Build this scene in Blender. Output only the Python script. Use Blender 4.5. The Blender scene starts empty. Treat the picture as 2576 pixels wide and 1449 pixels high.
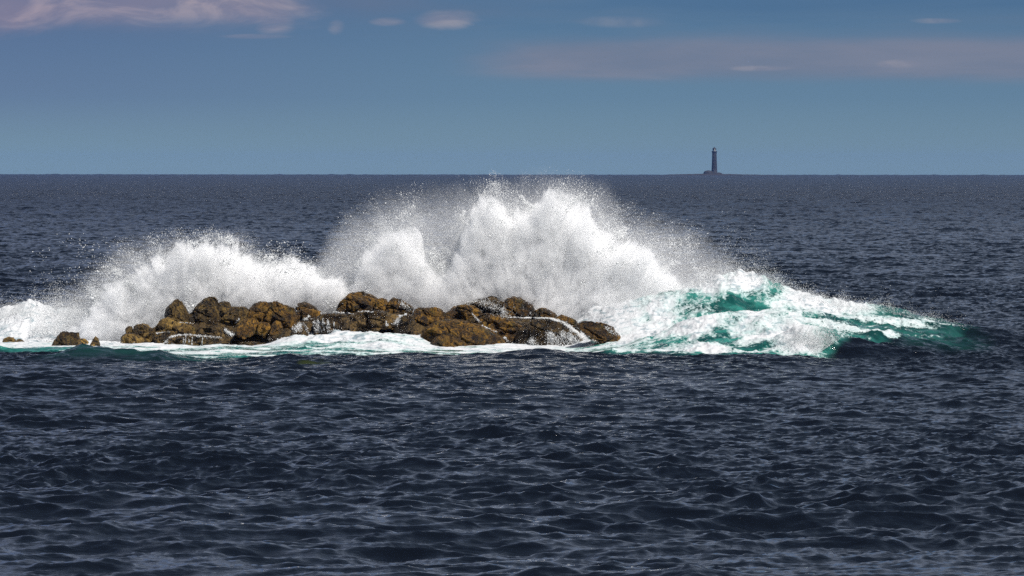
import bpy, math, random
import numpy as np
from mathutils import Vector, Matrix, Euler
from mathutils.bvhtree import BVHTree

# ------------------------------------------------------------------ camera
CAM_H = 8.0
LENS = 200.0
U0, V0, F = 1288.0, 724.5, 200.0 / 36.0 * 2576.0      # a 2576-wide frame behind a 200 mm lens
HZ = 417.8                                            # row of the true level line
PITCH = math.atan((V0 - HZ) / F)
ROLL = math.radians(0.04)
RE = 6.371e6
sc = bpy.context.scene
col = sc.collection
cd = bpy.data.cameras.new('camera')
cam = bpy.data.objects.new('camera', cd)
col.objects.link(cam)
cd.lens = LENS; cd.sensor_width = 36.0
cd.clip_start = 1.0; cd.clip_end = 60000.0
cam.location = (0, 0, CAM_H)
cam.matrix_world = Matrix.Translation((0, 0, CAM_H)) @ (Matrix.Rotation(math.radians(90) - PITCH, 4, 'X') @ Matrix.Rotation(ROLL, 4, 'Z'))
sc.camera = cam
CM = np.array(cam.matrix_world.to_3x3())

def at(u, v, Y):
    """world point at distance Y along the sight line of a picture position"""
    d = CM @ np.array([(u - U0) / F, -(v - V0) / F, -1.0])
    t = Y / d[1]
    return np.array([d[0] * t, Y, CAM_H + d[2] * t])

def zat(us, vs, Y):
    return np.array([at(u, v, Y)[2] for u, v in zip(us, vs)])

# ------------------------------------------------------------------ light
SUN_EL, SUN_AZ = math.radians(55), math.radians(134)   # azimuth clockwise from +Y: behind the camera, to the right
SKY_STRENGTH = 0.067
world = bpy.data.worlds.new('World'); sc.world = world; world.use_nodes = True
nt = world.node_tree; nt.nodes.clear()

class G:
    """small helper for building node graphs"""
    def __init__(s, nt): s.nt = nt
    def n(s, t, **k):
        x = s.nt.nodes.new(t)
        for a, b in k.items(): setattr(x, a, b)
        return x
    def put(s, sock, v):
        if hasattr(v, 'is_output') or isinstance(v, bpy.types.NodeSocket): s.nt.links.new(v, sock)
        else: sock.default_value = v
    def m(s, op, a, b=0.0, c=0.0, clamp=False):
        x = s.n('ShaderNodeMath', operation=op, use_clamp=clamp)
        s.put(x.inputs[0], a); s.put(x.inputs[1], b); s.put(x.inputs[2], c)
        return x.outputs[0]
    def ramp(s, v, a, b, lo=0.0, hi=1.0, smooth=True):
        x = s.n('ShaderNodeMapRange', interpolation_type='SMOOTHSTEP' if smooth else 'LINEAR')
        s.put(x.inputs[0], v); s.put(x.inputs[1], a); s.put(x.inputs[2], b); s.put(x.inputs[3], lo); s.put(x.inputs[4], hi)
        return x.outputs[0]
    def mix(s, f, a, b, bt='MIX'):
        x = s.n('ShaderNodeMix', data_type='RGBA', blend_type=bt)
        s.put(x.inputs[0], f)
        for i, v in ((6, a), (7, b)):
            if isinstance(v, tuple) and len(v) == 3: v = v + (1.0,)
            s.put(x.inputs[i], v)
        return x.outputs[2]
    def comb(s, x, y, z=0.0):
        c = s.n('ShaderNodeCombineXYZ'); s.put(c.inputs[0], x); s.put(c.inputs[1], y); s.put(c.inputs[2], z); return c.outputs[0]
    def noise(s, vec, scale, detail=4, rough=0.55, dist=0.0, dims='3D'):
        x = s.n('ShaderNodeTexNoise', noise_dimensions=dims)
        if vec is not None: s.put(x.inputs['Vector'], vec)
        x.inputs['Scale'].default_value = scale; x.inputs['Detail'].default_value = detail
        x.inputs['Roughness'].default_value = rough; x.inputs['Distortion'].default_value = dist
        return x.outputs['Fac']

g = G(nt)
sky = g.n('ShaderNodeTexSky', sky_type='NISHITA')
sky.sun_disc = False; sky.sun_elevation = SUN_EL; sky.sun_rotation = SUN_AZ
sky.altitude = 10; sky.air_density = 1.0; sky.dust_density = 0.3; sky.ozone_density = 2.5
tc = g.n('ShaderNodeTexCoord')
sep = g.n('ShaderNodeSeparateXYZ'); g.put(sep.inputs[0], tc.outputs['Generated'])
yy = g.m('MAXIMUM', sep.outputs[1], 0.02)
AZ = g.m('DIVIDE', sep.outputs[0], yy)            # tangent of the bearing
EL = g.m('DIVIDE', sep.outputs[2], yy)            # tangent of the elevation
# the band of low air over the horizon is milky, the rest of the sky is a deep polarised blue
elz = sep.outputs[2]
tint = g.mix(g.ramp(elz, 0.0, 0.012, smooth=False), (0.385, 0.635, 1.03), (0.255, 0.46, 0.88))
tint = g.mix(g.ramp(elz, 0.012, 0.028, smooth=False), tint, (0.185, 0.335, 0.69))
tint = g.mix(g.ramp(elz, 0.03, 0.3), tint, (0.34, 0.42, 0.54))
skyc = g.mix(1.0, sky.outputs[0], tint, 'MULTIPLY')
def cu(u): return (u - U0) / F
def cv(v): return (HZ - v) / F
def band(x, a0, a1, b0, b1):
    return g.m('MULTIPLY', g.ramp(x, a0, a1), g.ramp(x, b0, b1, 1.0, 0.0))
vec = g.comb(AZ, g.m('MULTIPLY', EL, 3.2), 0.0)
n1 = g.noise(vec, 28, 7, 0.55, 0.6)
vecs = g.comb(AZ, g.m('MULTIPLY', EL, 9.0), 3.0)
n2 = g.noise(vecs, 14, 6, 0.55, 0.4)
n3 = g.noise(g.comb(AZ, g.m('MULTIPLY', EL, 5.0), 9.0), 60, 6, 0.6, 0.8)
# cumulus along the upper left
mL = g.m('MULTIPLY', band(AZ, cu(-500), cu(-100), cu(620), cu(900)), band(EL, cv(125), cv(22), cv(-120), cv(-400)))
cl1 = g.ramp(g.m('ADD', n1, g.m('MULTIPLY', mL, 0.42)), 0.58, 0.98)
cl1 = g.m('MULTIPLY', cl1, g.ramp(mL, 0.0, 0.12))
# the small puff
def puff(u, v, ru, rv, amp=1.0):
    a = g.m('DIVIDE', g.m('SUBTRACT', AZ, cu(u)), ru / F); b = g.m('DIVIDE', g.m('SUBTRACT', EL, cv(v)), rv / F)
    r = g.m('ADD', g.m('MULTIPLY', a, a), g.m('MULTIPLY', b, b))
    r = g.m('ADD', r, g.m('MULTIPLY', g.m('SUBTRACT', n3, 0.5), 2.2))
    return g.m('MULTIPLY', g.ramp(r, 1.6, -0.1), amp)
ps = puff(1125, 48, 72, 24, 0.8)
for a in ((975, 55, 40, 10, .45), (690, 40, 60, 44, .8), (345, 38, 85, 13, .8), (845, 68, 22, 18, .35), (1915, 172, 75, 7, .45), (2260, 160, 50, 11, .4), (2350, 52, 60, 7, .45), (170, 20, 70, 26, .5), (1560, 55, 110, 14, .25), (640, 92, 80, 6, .3)):
    ps = g.m('MAXIMUM', ps, puff(*a))
# long thin pink band on the right
mR = g.m('MULTIPLY', g.ramp(AZ, cu(950), cu(1500)), band(EL, cv(245), cv(160), cv(155), cv(40)))
cl2 = g.m('MULTIPLY', g.ramp(g.m('ADD', n2, g.m('MULTIPLY', mR, 0.5)), 0.45, 1.02), g.ramp(mR, 0.0, 0.8))
mT = g.ramp(EL, cv(150), cv(40))
veil = g.m('MULTIPLY', g.ramp(n2, 0.42, 0.75), g.m('MULTIPLY', mT, 0.30))
dark = g.m('MULTIPLY', g.ramp(n2, 0.5, 0.3), mT)
skyc = g.mix(g.m('MULTIPLY', dark, 0.5), skyc, g.mix(1.0, skyc, (0.72, 0.86, 0.95), 'MULTIPLY'))
CLC = (2.3, 2.45, 3.3)
front = g.ramp(sep.outputs[1], 0.3, 0.6)
skyc = g.mix(g.m('MULTIPLY', veil, front), skyc, CLC)
skyc = g.mix(g.m('MULTIPLY', g.m('MULTIPLY', cl2, 0.55), front), skyc, g.mix(g.ramp(n2, 0.4, 0.65), (2.5, 2.55, 3.5), (3.5, 3.2, 3.95)))
skyc = g.mix(g.m('MULTIPLY', g.m('MULTIPLY', g.m('MAXIMUM', cl1, ps), 0.72), front), skyc, g.mix(g.ramp(g.noise(vec, 55, 5, 0.6, 0.8), 0.42, 0.62), (3.3, 3.3, 4.3), (6.0, 5.3, 5.5)))
lt = g.m('MULTIPLY', g.ramp(AZ, cu(1500), cu(-100)), g.ramp(EL, cv(400), cv(200)))
skyc = g.mix(lt, skyc, g.mix(1.0, skyc, (0.96, 0.86, 0.95), 'MULTIPLY'))
# broken grey cloud above the frame, added and darkened upward to shape sea reflections
hn = g.noise(tc.outputs['Generated'], 5.0, 5, 0.6, 0.5)
hi = g.m('MULTIPLY', g.ramp(elz, 0.035, 0.14), g.ramp(hn, 0.35, 0.65, 0.35, 0.85))
skyc = g.mix(hi, skyc, g.mix(g.ramp(elz, 0.08, 0.5), (4.4, 5.0, 6.2), (0.95, 1.35, 1.95)))
bg = g.n('ShaderNodeBackground'); g.put(bg.inputs[0], skyc); bg.inputs[1].default_value = SKY_STRENGTH
wo = g.n('ShaderNodeOutputWorld'); nt.links.new(bg.outputs[0], wo.inputs[0])

sd = bpy.data.lights.new('sun', 'SUN'); sd.energy = 5.0; sd.angle = math.radians(0.5); sd.color = (1.0, 0.955, 0.90)
so = bpy.data.objects.new('sun', sd); col.objects.link(so)
sv = Vector((math.sin(SUN_AZ) * math.cos(SUN_EL), math.cos(SUN_AZ) * math.cos(SUN_EL), math.sin(SUN_EL)))
so.rotation_euler = sv.to_track_quat('Z', 'Y').to_euler()
so.location = sv * 300
sc.view_settings.view_transform = 'Standard'; sc.view_settings.look = 'None'
sc.view_settings.gamma = 1.0; sc.view_settings.exposure = 0.18; sc.view_settings.use_curve_mapping = False
sc.render.engine = 'CYCLES'
sc.cycles.max_bounces = 20; sc.cycles.diffuse_bounces = 5; sc.cycles.glossy_bounces = 3
sc.cycles.transmission_bounces = 4; sc.cycles.volume_bounces = 16
sc.cycles.use_denoising = False

# ------------------------------------------------------------------ noise and waves (numpy)
_P = np.random.RandomState(7).rand(256 * 256).astype(np.float32)
def _h(i, j, k):
    return _P[((i * 73856093) ^ (j * 19349663) ^ (k * 83492791)) & 65535]
def vnoise(x, y, z):
    xi = np.floor(x); yi = np.floor(y); zi = np.floor(z)
    fx = x - xi; fy = y - yi; fz = z - zi
    fx = fx * fx * (3 - 2 * fx); fy = fy * fy * (3 - 2 * fy); fz = fz * fz * (3 - 2 * fz)
    i = xi.astype(np.int64); j = yi.astype(np.int64); k = zi.astype(np.int64)
    def l(a, b, t): return a + (b - a) * t
    c0 = l(l(_h(i, j, k), _h(i + 1, j, k), fx), l(_h(i, j + 1, k), _h(i + 1, j + 1, k), fx), fy)
    c1 = l(l(_h(i, j, k + 1), _h(i + 1, j, k + 1), fx), l(_h(i, j + 1, k + 1), _h(i + 1, j + 1, k + 1), fx), fy)
    return l(c0, c1, fz) * 2 - 1
def fbm(x, y, z, octv=4, gain=0.5, ridge=False):
    x = np.asarray(x, dtype=np.float64); y = y + x * 0; z = z + x * 0
    s = 0; a = 1.0; t = 0
    for o in range(octv):
        n = vnoise(x * 2 ** o + 17.3 * o, y * 2 ** o - 9.1 * o, z * 2 ** o + 4.7 * o)
        if ridge: n = 1 - 2 * np.abs(n)
        s = s + a * n; t += a; a *= gain
    return s / t
def sstep(x, a, b):
    t = np.clip((x - a) / (b - a), 0, 1); return t * t * (3 - 2 * t)

class Waves:
    """a periodic patch of wind sea with sharpened crests"""
    def __init__(s, N, L, lo, hi, peak, rms, wind, spread, seed, chop=1.0):
        rs = np.random.RandomState(seed)
        k1 = np.fft.fftfreq(N, 1.0 / N) * 2 * np.pi / L
        kx, ky = np.meshgrid(k1, k1); k = np.hypot(kx, ky); k[0, 0] = 1
        th = np.arctan2(ky, kx) - wind
        D = np.abs(np.cos(th / 2)) ** (2 * spread) + 0.04
        kp = 2 * np.pi / peak
        S = np.exp(-1.25 * (kp / k) ** 2) * k ** -3.7 * D
        S *= (k > 2 * np.pi / hi) * (k < 2 * np.pi / lo)
        a = (rs.randn(N, N) + 1j * rs.randn(N, N)) * np.sqrt(S)
        h = np.fft.ifft2(a).real; sdv = h.std()
        s.h = (h * rms / sdv).astype(np.float32)
        H = np.fft.fft2(s.h)
        s.dx = (-np.fft.ifft2(-1j * kx / k * H).real * chop).astype(np.float32)
        s.dy = (-np.fft.ifft2(-1j * ky / k * H).real * chop).astype(np.float32)
        s.N, s.L = N, L
    def __call__(s, x, y, rot):
        c, sn = math.cos(rot), math.sin(rot)
        u = (x * c + y * sn) / s.L * s.N; v = (-x * sn + y * c) / s.L * s.N
        i = np.floor(u).astype(np.int64); j = np.floor(v).astype(np.int64); fu = (u - i).astype(np.float32); fv = (v - j).astype(np.float32)
        i0 = i % s.N; i1 = (i + 1) % s.N; j0 = j % s.N; j1 = (j + 1) % s.N
        def q(A): return (A[j0, i0] * (1 - fu) + A[j0, i1] * fu) * (1 - fv) + (A[j1, i0] * (1 - fu) + A[j1, i1] * fu) * fv
        h, a, b = q(s.h), q(s.dx), q(s.dy)
        return h, a * c - b * sn, a * sn + b * c

WIND = math.radians(-72)
swell = Waves(512, 900.0, 12, 120, 45, 0.10, WIND, 4, 1, 0.8)
chopw = Waves(1024, 61.0, 0.5, 11, 3.6, 0.066, WIND, 4.5, 2, 1.0)
ripple = Waves(1024, 17.3, 0.10, 1.6, 0.8, 0.0245, WIND + 0.2, 4.0, 3, 0.5)

def sea_disp(x, y, dist):
    f2 = 1 - sstep(dist, 350, 1100)
    f1 = 1 - 0.35 * sstep(dist, 1200, 5000)
    h0, x0, y0 = swell(x, y, 0.0)
    h1, x1, y1 = chopw(x * 0.8, y, 0.13)
    h1b, x1b, y1b = chopw(x * 0.437 + 31, y * 0.437 + 7, -0.21)
    h2, x2, y2 = ripple(x * 0.6, y, 0.25)
    gust = np.clip(0.85 + 1.1 * fbm(x / 14.0, y / 30.0, 0.5, 3), 0.45, 1.7)
    k = (0.8 + 0.6 * fbm(x / 9.0, y / 16.0, 6.5, 2)) * f1
    sw = 1 + 3.0 * sstep(dist, 2500, 9000)
    h0, x0, y0 = h0 * sw, x0, y0
    return (h0 + k * h1 + h1b * 0.6 + gust * f2 * h2, x0 + k * x1 + x1b * 0.6 + gust * f2 * x2, y0 + k * y1 + y1b * 0.6 + gust * f2 * y2)

# ------------------------------------------------------------------ mesh helpers
def tag(o, label=None, cat=None, group=None, kind=None):
    if label: o['label'] = label
    if cat: o['category'] = cat
    if group: o['group'] = group
    if kind: o['kind'] = kind
    return o
def mesh_np(name, verts, faces, mat, parent=None, smooth=True, attrs=None):
    me = bpy.data.meshes.new(name)
    n, (m, q) = len(verts), faces.shape
    me.vertices.add(n); me.vertices.foreach_set('co', np.ascontiguousarray(verts, dtype=np.float32).ravel())
    me.loops.add(m * q); me.loops.foreach_set('vertex_index', np.ascontiguousarray(faces, dtype=np.int32).ravel())
    me.polygons.add(m); me.polygons.foreach_set('loop_start', np.arange(0, m * q, q, dtype=np.int32))
    me.update(calc_edges=True)
    if smooth: me.polygons.foreach_set('use_smooth', np.ones(m, dtype=bool))
    for k, v in (attrs or {}).items():
        a = me.attributes.new(k, 'FLOAT', 'POINT'); a.data.foreach_set('value', np.ascontiguousarray(v, dtype=np.float32))
    me.materials.append(mat)
    o = bpy.data.objects.new(name, me); col.objects.link(o)
    if parent is not None: o.parent = parent
    return o
def grid_faces(nr, nc):
    i = np.arange((nr - 1) * (nc - 1)); r = i // (nc - 1); c = i % (nc - 1); a = r * nc + c
    return np.stack([a, a + 1, a + nc + 1, a + nc], 1)
def curve_u(pts, Y):
    """(x, z) samples at distance Y of a line given in picture positions"""
    P = np.array([at(u, v, Y) for u, v in pts]); return P[:, 0], P[:, 2]

# ------------------------------------------------------------------ materials
def new_mat(name):
    m = bpy.data.materials.new(name); m.use_nodes = True; m.node_tree.nodes.clear()
    gg = G(m.node_tree); out = gg.n('ShaderNodeOutputMaterial'); return m, gg, out

def water_material():
    m, g, out = new_mat('sea_water')
    geo = g.n('ShaderNodeNewGeometry'); pos = geo.outputs['Position']
    def at_(n): a = g.n('ShaderNodeAttribute', attribute_name=n); return a.outputs['Fac']
    foam, teal, kelp = at_('foam'), at_('teal'), at_('kelp')
    mp = g.n('ShaderNodeMapping'); g.put(mp.inputs[0], pos); mp.inputs['Scale'].default_value = (0.6, 1.0, 1.0)
    far = at_('far')
    fw = g.noise(mp.outputs[0], 0.55, 6, 0.62)
    b0 = g.n('ShaderNodeBump'); g.put(b0.inputs['Strength'], far); b0.inputs['Distance'].default_value = 2.2; g.put(b0.inputs['Height'], fw)
    bn = g.noise(mp.outputs[0], 9.0, 5, 0.6)
    bn2 = g.noise(mp.outputs[0], 2.2, 3, 0.6)
    b = g.n('ShaderNodeBump'); b.inputs['Strength'].default_value = 0.55; b.inputs['Distance'].default_value = 0.027
    g.put(b.inputs['Height'], g.m('ADD', bn, g.m('MULTIPLY', bn2, 1.5))); g.nt.links.new(b0.outputs[0], b.inputs['Normal'])
    p = g.n('ShaderNodeBsdfPrincipled')
    tn = g.noise(mp.outputs[0], 0.9, 4, 0.6, 0.6)
    c = g.mix(teal, (0.003, 0.0045, 0.008), g.mix(g.ramp(tn, 0.38, 0.62), (0.006, 0.060, 0.055), (0.035, 0.21, 0.175)))
    c = g.mix(kelp, c, (0.045, 0.06, 0.01))
    g.put(p.inputs['Base Color'], c)
    g.put(p.inputs['Roughness'], g.m('ADD', 0.04, g.m('MULTIPLY', far, 0.2))); p.inputs['IOR'].default_value = 1.333
    nt = g.nt; nt.links.new(b.outputs[0], p.inputs['Normal'])
    # foam: broken up by a lacy noise, whitest where it is thick
    fm = g.n('ShaderNodeMapping'); g.put(fm.inputs[0], pos); fm.inputs['Scale'].default_value = (1.0, 0.35, 1.2)
    fn = g.noise(fm.outputs[0], 5.5, 6, 0.68, 0.7)
    lm = g.n('ShaderNodeMapping'); g.put(lm.inputs[0], pos); lm.inputs['Scale'].default_value = (0.7, 0.55, 1.5); lm.inputs['Rotation'].default_value = (0, 0, 0.35)
    la = g.noise(lm.outputs[0], 3.4, 5, 0.55, 1.6)
    lace = g.m('SUBTRACT', 1.0, g.m('MULTIPLY', g.m('ABSOLUTE', g.m('SUBTRACT', la, 0.5)), 9.0), clamp=True)
    fac = g.ramp(g.m('ADD', g.m('ADD', foam, g.m('MULTIPLY', g.m('SUBTRACT', fn, 0.5), 0.8)), g.m('MULTIPLY', lace, g.ramp(foam, 0.1, 0.5, 0.0, 0.13))), 0.44, 0.66)
    fb = g.n('ShaderNodeBump'); fb.inputs['Strength'].default_value = 0.7; fb.inputs['Distance'].default_value = 0.10
    g.put(fb.inputs['Height'], g.noise(fm.outputs[0], 3.0, 3, 0.5, 0.5))
    f = g.n('ShaderNodeBsdfPrincipled')
    fm2 = g.n('ShaderNodeMapping'); g.put(fm2.inputs[0], pos); fm2.inputs['Scale'].default_value = (0.55, 0.30, 1.6); fm2.inputs['Location'].default_value = (5, 2, 9)
    sn = g.noise(fm2.outputs[0], 2.6, 7, 0.66, 1.1)
    fc = g.mix(g.ramp(sn, 0.50, 0.66), (0.60, 0.615, 0.63), (0.24, 0.31, 0.34))
    g.put(f.inputs['Base Color'], g.mix(g.m('MULTIPLY', g.ramp(foam, 0.8, 0.35), 0.70), fc, (0.34, 0.54, 0.51)))
    f.inputs['Roughness'].default_value = 0.6
    nt.links.new(fb.outputs[0], f.inputs['Normal'])
    mx = g.n('ShaderNodeMixShader'); g.put(mx.inputs[0], fac)
    nt.links.new(p.outputs[0], mx.inputs[1]); nt.links.new(f.outputs[0], mx.inputs[2]); nt.links.new(mx.outputs[0], out.inputs[0])
    return m
M_WATER = water_material()

def rock_material(name, c_dark, c_mid, c_gold, green=0.25, wet=0.35):
    m, g, out = new_mat(name)
    geo = g.n('ShaderNodeNewGeometry'); pos = geo.outputs['Position']
    big = g.noise(pos, 1.1, 5, 0.6, 0.4); fine = g.noise(pos, 13.0, 6, 0.7); mid = g.noise(pos, 4.0, 4, 0.6)
    nrm = g.n('ShaderNodeSeparateXYZ'); g.put(nrm.inputs[0], geo.outputs['Normal'])
    c = g.mix(g.ramp(mid, 0.36, 0.62), c_dark, c_mid)
    c = g.mix(g.ramp(g.m('ADD', big, g.m('MULTIPLY', fine, 0.5)), 0.66, 0.90), c, c_gold)
    c = g.mix(g.m('MULTIPLY', g.ramp(g.noise(pos, 2.2, 4, 0.6), 0.52, 0.68), green), c, (0.035, 0.045, 0.008))
    c = g.mix(g.m('MULTIPLY', g.ramp(fine, 0.66, 0.78), 0.55), c, (0.26, 0.23, 0.15))
    c = g.mix(g.ramp(g.noise(pos, 7.0, 3, 0.6), 0.46, 0.36), c, (0.007, 0.005, 0.004))
    hm = g.n('ShaderNodeMapping'); g.put(hm.inputs[0], pos); hm.inputs['Scale'].default_value = (1.0, 1.0, 0.22); hm.inputs['Rotation'].default_value = (0, 0.35, 0)
    hang = g.noise(hm.outputs[0], 6.0, 5, 0.65, 0.4)
    c = g.mix(g.m('MULTIPLY', g.ramp(hang, 0.52, 0.40), 0.75), c, c_dark)
    oi = g.n('ShaderNodeObjectInfo')
    br = g.ramp(oi.outputs['Random'], 0.0, 1.0, 0.62, 1.25, smooth=False)
    c = g.mix(1.0, c, g.comb(br, g.m('MULTIPLY', br, 0.95), g.m('MULTIPLY', br, 0.92)), 'MULTIPLY')
    p = g.n('ShaderNodeBsdfPrincipled'); g.put(p.inputs['Base Color'], c)
    g.put(p.inputs['Roughness'], g.ramp(big, 0.4, 0.65, 0.62 - wet * 0.5, 0.8))
    p.inputs['Specular IOR Level'].default_value = 0.4
    b = g.n('ShaderNodeBump'); b.inputs['Strength'].default_value = 1.0; b.inputs['Distance'].default_value = 0.16
    g.put(b.inputs['Height'], g.m('ADD', fine, g.m('MULTIPLY', mid, 0.8)))
    g.nt.links.new(b.outputs[0], p.inputs['Normal']); g.nt.links.new(p.outputs[0], out.inputs[0])
    return m
M_ROCK = rock_material('barnacled_rock', (0.012, 0.007, 0.004), (0.100, 0.062, 0.015), (0.30, 0.195, 0.048), 0.3)
M_WEED = rock_material('weed_covered_rock', (0.010, 0.005, 0.002), (0.090, 0.046, 0.006), (0.31, 0.165, 0.016), 0.6)
M_WETR = rock_material('wet_rock', (0.009, 0.006, 0.004), (0.068, 0.045, 0.017), (0.20, 0.130, 0.042), 0.2, 0.9)

def plain(name, c, rough=0.6, noise_amt=0.25, scale=3.0, emit=None, trans=0.0):
    m, g, out = new_mat(name)
    geo = g.n('ShaderNodeNewGeometry')
    n = g.noise(geo.outputs['Position'], scale, 4, 0.6)
    p = g.n('ShaderNodeBsdfPrincipled')
    g.put(p.inputs['Base Color'], g.mix(g.m('MULTIPLY', n, noise_amt * 2), c, tuple(x * 0.5 for x in c)))
    p.inputs['Roughness'].default_value = rough
    g.nt.links.new(p.outputs[0], out.inputs[0]); return m
def spray_material(name, c, transl=0.35):
    m, g, out = new_mat(name)
    d = g.n('ShaderNodeBsdfDiffuse'); t = g.n('ShaderNodeBsdfTranslucent'); mx = g.n('ShaderNodeMixShader')
    d.inputs[0].default_value = c + (1,); t.inputs[0].default_value = c + (1,); mx.inputs[0].default_value = transl
    g.nt.links.new(d.outputs[0], mx.inputs[1]); g.nt.links.new(t.outputs[0], mx.inputs[2]); g.nt.links.new(mx.outputs[0], out.inputs[0])
    return m
M_SPRAY = spray_material('white_spray', (0.93, 0.945, 0.95))

# ------------------------------------------------------------------ the sea
R1 = [(-400, 792), (-100, 790), (0, 785), (60, 778), (110, 782), (170, 786), (260, 790), (350, 775), (600, 775), (900, 770), (1300, 785), (1500, 780), (1560, 768), (1650, 748), (1730, 727), (1800, 706), (1838, 692), (1858, 690),
      (1890, 699), (1940, 714), (2000, 735), (2080, 758), (2150, 768), (2220, 776), (2300, 793), (2380, 806), (2460, 826), (2560, 842), (2700, 860)]
R2 = [(1400, 890), (1560, 868), (1640, 845), (1712, 818), (1817, 793), (1900, 786), (1975, 785), (2050, 796), (2100, 812), (2200, 824), (2300, 848), (2400, 872), (2500, 885)]
R3 = [(1500, 896), (1700, 880), (1912, 868), (1960, 852), (2020, 828), (2070, 832), (2120, 846), (2180, 856), (2240, 868), (2300, 878), (2380, 895)]
Y1, Y2, Y3 = 253.0, 244.5, 238.5
def prof(pts, Y):
    x, z = curve_u(pts, Y); return x, np.maximum(z, 0)
r1x, r1z = prof(R1, Y1); r2x, r2z = prof(R2, Y2); r3x, r3z = prof(R3, Y3)
def U_of(x, y): return U0 + x / y * F

def surf(x, y):
    """extra height and the foam / green-water / kelp amounts of the break around the ledge"""
    u = U_of(x, y)
    wob = fbm(x / 3.1, y / 6.0, 2.2, 3) * 1.0
    yc1 = Y1 + wob - 0.0
    # crest further back where it hides behind the rocks
    back = sstep(u, 1560, 1380); yc1 = yc1 + back * 7.0
    z1 = np.interp(x, r1x, r1z) * (1 + 0.1 * back) * (1 + back * 0.32 * fbm(x / 0.9, y / 3.0, 41., 4, 0.6))
    d = y - yc1
    left = sstep(u, 1500, 1300)
    fw = 3.2 * (1 - left) + 2.0 * left
    h1 = z1 * np.where(d > 0, np.exp(-(d / 2.6) ** 2), 0.62 * np.exp(-(np.abs(d) / fw) ** 1.5) + 0.38 * np.exp(-(d / 9.5) ** 2) * (1 - left) + 0.38 * np.exp(-(d / 4.0) ** 2) * left)
    z2 = np.interp(x, r2x, r2z, left=0, right=0)
    d2 = y - (Y2 + 0.6 * wob)
    h2 = z2 * np.where(d2 > 0, np.exp(-(d2 / 1.6) ** 2), 0.5 * np.exp(-(d2 / 2.2) ** 2) + 0.5 * np.exp(-(d2 / 6.0) ** 2))
    z3 = np.interp(x, r3x, r3z, left=0, right=0)
    d3 = y - (Y3 + 0.4 * wob)
    h3 = z3 * np.where(d3 > 0, np.exp(-(d3 / 1.4) ** 2), np.exp(-(d3 / 1.7) ** 2))
    h = np.maximum(np.maximum(h1, h2), h3)
    h = h + 0.0
    # foam banked against the rocks
    bank = sstep(u, 640, 780) * sstep(u, 1120, 1000)
    hb = 0.46 * (1 + 0.5 * fbm(x / 0.8, y / 1.4, 31., 4)) * bank * sstep(y, 242.5, 250) * sstep(y, 256, 252) + 0.16 * sstep(u, 1600, 1400) * sstep(y, 241, 247) * sstep(y, 262, 256)
    # dark swell in front, left
    hf = 0.55 * (1 + 0.6 * fbm(x / 1.2, y / 2.5, 51., 3)) * np.exp(-((y - 234.5) / 1.3) ** 2) * (sstep(u, 90, 230) * sstep(u, 520, 380)) + 0.22 * np.exp(-((y - 233) / 1.6) ** 2) * (0.5 + 0.5 * np.sin(u / 95.0))
    near = sstep(y, 226, 231)
    hh = np.maximum(h, hb) + hf * near
    # foam amount
    yb = np.interp(u, [-400, 0, 150, 300, 420, 520, 700, 900, 1200, 1450, 1600, 1750, 1900, 2060, 2120, 2250, 2400, 2600],
                   [244, 244, 242.5, 241, 238.5, 236.8, 239, 239.5, 241, 240.0, 237.5, 236.2, 235.4, 235.2, 238, 243, 250, 262])
    yb = yb + 0.8 * fbm(x / 1.2, y / 3.0, 5.5, 3)
    inner = sstep(y, yb, yb + 0.9)
    ye = np.interp(u, [-400, 1300, 1700, 2000, 2300, 2500, 2700], [266, 266, 257, 256, 255, 253, 250])
    outer = sstep(y, ye + 2.5, ye)
    side = sstep(u, 2520, 2330)
    area = inner * outer * side
    thin = sstep(u, 2040, 2270)
    fo = np.ones_like(x)
    fo = fo * (1 - 0.0 * u)
    n = fbm(x / 1.3 + 0.35 * fbm(x * 1.5, y, 1.0, 2), y / 3.2, 3.0, 5, 0.6)
    # left: nearly solid white; right face: lacy with green water
    dens = np.where(u < 1500, 0.92, 0.70)
    r = sstep(u, 1500, 1700)
    dens = 0.95 * (1 - r) + (0.68 + 0.16 * sstep(u, 1850, 1620)) * r
    # green windows
    def win(uc, yc, du, dy, a):
        return a * np.exp(-((u - uc) / du) ** 2 - ((y - yc) / dy) ** 2)
    gw = win(1890, 249.3, 60, 1.3, .5) + win(1790, 247.0, 90, .8, .6) + win(1990, 250.0, 90, 1.2, .5) + win(1700, 241.0, 60, 1.5, .35) + win(2150, 238.6, 90, 1.4, 1.1) \
        + win(1880, 238.3, 50, 1.2, .75) + win(2230, 248, 110, 3.0, .62) + win(2330, 245, 120, 5, .6) + win(1640, 243, 60, 1.8, .4) + win(1500, 239.5, 160, 1.0, .75) + win(1250, 239.3, 130, 1.2, .45) + win(2070, 243.2, 60, 1.0, .5)
    gw = gw + win(200, 243, 90, 1.0, .25) + win(620, 239, 100, 1.0, .3) + win(900, 240.5, 120, .8, .3)
    streak = np.exp(-np.maximum(0, y - yb) / 1.9) * 0.55
    gw = gw + streak * (1 - 0.4 * r) * (u < 2000)
    st = fbm(x / 2.6 + 4, y / 0.8, 14.0, 4, 0.6)
    fo = area * np.clip(dens - 0.36 * (1 - r) * sstep(y, 252, 243) - 0.42 * thin - gw * 0.8 + n * (0.22 + 0.50 * r) + st * (1 - r) * 0.95 * sstep(y, 253, 244), 0, 1.2)
    # lacy streaks drifting out over the green water in front
    fo = np.maximum(fo, (sstep(y, yb - 2.2, yb) * outer * side) * np.clip(0.30 + 0.9 * st, 0, 0.62))
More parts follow.
